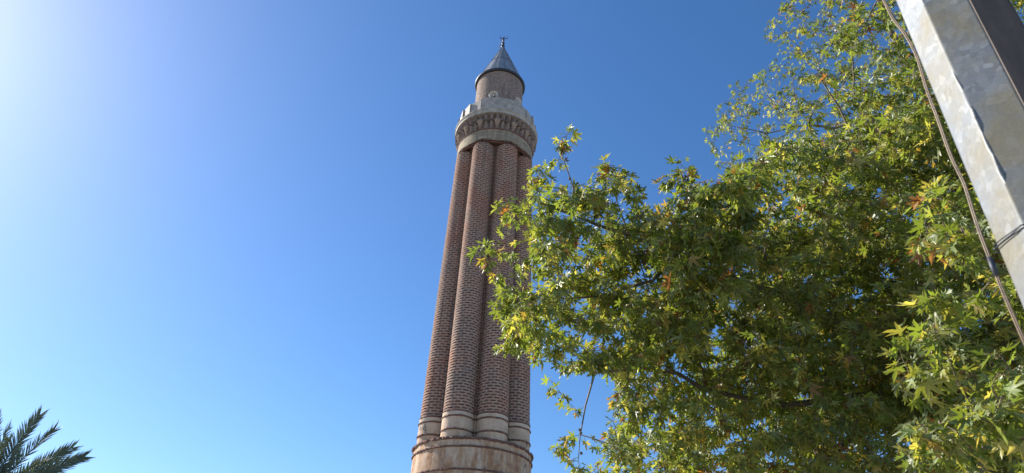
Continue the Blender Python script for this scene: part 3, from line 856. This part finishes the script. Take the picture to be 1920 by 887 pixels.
# seed balls
def ball(p, parent):
    bm = bmesh.new(); bmesh.ops.create_icosphere(bm, subdivisions=2, radius=.015)
    for v in bm.verts: v.co *= random.uniform(.9, 1.12)
    me = bpy.data.meshes.new('seed_ball'); bm.to_mesh(me); bm.free(); me.materials.append(M['bark'])
    o = bpy.data.objects.new('seed_ball', me); COL.objects.link(o); o.location = p; o.parent = parent; return o
for x_, y_, r_ in [(1089, 812, 6.95), (1087, 806, 7.0), (1090, 850, 7), (1068, 335, 7.1), (1340, 262, 12.3), (1338, 275, 12.3), (1434, 72, 12.6), (1445, 78, 12.6), (1384, 152, 12.6), (1843, 842, 4.3), (1838, 864, 4.3), (1836, 878, 4.35), (1433, 250, 12), (1345, 240, 12)]:
    ball(at(x_, y_, r_), tree)
for k in range(60):
    path, ls = twigs[random.randrange(len(twigs))]
    ball(Vector(path[-1]) - Vector((0, 0, random.uniform(.05, .12))), tree)

# ------------------------------------------------------------------ date palm
def mat_palm():
    t = NT('palm_leaflet'); n1 = t.noise(t.coord('Object'), 3, 3, .6)
    col = t.ramp(n1, [(.3, (.10, .125, .095)), (.7, (.17, .20, .15))])
    t.fin(col, .65, 0, .3)
    tr = t.n('ShaderNodeBsdfTranslucent'); tr.inputs[0].default_value = (.09, .13, .05, 1)
    ms = t.n('ShaderNodeMixShader'); ms.inputs[0].default_value = .2
    t.l(t.b.outputs[0], ms.inputs[1]); t.l(tr.outputs[0], ms.inputs[2]); t.l(ms.outputs[0], t.out.inputs[0]); return t.m
d = ray(-50, 958); PY = 24.0; k_ = PY / math.hypot(d.x, d.y)
pc = EYE + d * k_
palm = empty('date_palm', (pc.x, pc.y, 0))
tag(palm, 'date palm with feathery fronds rising into the lower left corner', 'palm tree')
H = pc.z
b = MB(); rows = []
pts = []; rr_ = []
z = 0
while z < H:
    pts += [(0.04 * math.sin(z), 0, z), (0.04 * math.sin(z), 0, z + .10)]; rr_ += [.23, .20]; z += .13
b.tube(pts, rr_, 14); b.build('trunk', mat_noise('palm_trunk', [(.3, (.07, .05, .035)), (.7, (.20, .155, .11))], 8, .95, 0, .8, .04), palm)
def frond(el0, length, seed, droop):
    rs = random.Random(seed); b_ = MB(); P = []; p = Vector((0, 0, 0)); n_ = 26; th = math.radians(el0)
    for i in range(n_ + 1):
        P.append(p.copy()); t_ = i / n_
        a = th - droop * t_ ** 1.6
        p = p + Vector((math.cos(a), 0, math.sin(a))) * (length / n_)
    b_.tube(P, [.028 * (1 - .85 * i / n_) + .002 for i in range(n_ + 1)], 5)
    nl = 90
    for i in range(nl):
        t_ = .16 + .84 * i / (nl - 1); q = t_ * n_; j = min(n_ - 1, int(q)); c = P[j] + (P[j + 1] - P[j]) * (q - j)
        T_ = (P[j + 1] - P[j]).normalized(); Nn = Vector((0, 1, 0)).cross(T_) * -1
        ro_ = math.radians((62, 48, 58, 66, 52, 60, 40, 20)[seed % 8]); Yv = Vector((0, 1, 0)) * math.cos(ro_) + Nn * math.sin(ro_); Nn = Nn * math.cos(ro_) - Vector((0, 1, 0)) * math.sin(ro_)
        ll = .47 * (math.sin(math.pi * min(1, .2 + t_ * .58)) ** .6) * rs.uniform(.85, 1.1)
        for s_ in (-1, 1):
            fwd = .75 + .9 * t_ ** 3
            dr = (Yv * s_ * rs.uniform(.6, .9) + T_ * fwd * rs.uniform(.85, 1.1) + Nn * rs.uniform(-.1, .6)).normalized()
            wv = (dr.cross(Nn).normalized() + Nn * rs.uniform(-.8, .8)).normalized() * .018
            m_ = c + dr * ll * .5 + Vector((0, 0, -.01)); e_ = c + dr * ll + Vector((0, 0, -.05 * ll))
            b_.add([c - wv * .5, c + wv * .5, m_ + wv, m_ - wv, e_], [(0, 1, 2, 3), (3, 2, 4)])
    return b_
PM = mat_palm(); protos = []
EL = [78, 63, 52, 42, 26, 12, -4, -24]
for i in range(8):
    protos.append(frond(EL[i] + 5, [2.95, 2.75, 2.8, 2.9, 2.75, 2.7, 2.5, 2.4][i], i, .02 + [.15, .18, .2, .22, .28, .35, .6, .9][i]).build('frond', PM, palm))
used_ = set(); prs = random.Random(5)
def put(i, azd, s_=1.0):
    o = protos[i]
    if i in used_: o = o.copy(); COL.objects.link(o); o.parent = palm
    used_.add(i); o.location = (0, 0, H); o.rotation_euler = (prs.uniform(-.35, .35), 0, math.radians(azd)); s_ *= .93; o.scale = (s_, s_, s_)
for i, a_ in ((0, 40), (1, 22), (2, 48), (3, 34), (4, 30), (5, 40), (6, 25), (4, -30), (3, 95)): put(i, a_, 1.0)
for i, ns in ((0, 3), (1, 3), (2, 5), (3, 6), (4, 7), (5, 8), (6, 9), (7, 9)):
    for k in range(ns):
        a_ = 360 * k / ns + prs.uniform(-12, 12) + i * 23
        if i < 7 and (a_ - 35 + 75) % 360 < 150: continue
        put(i, a_, prs.uniform(.85, .95))
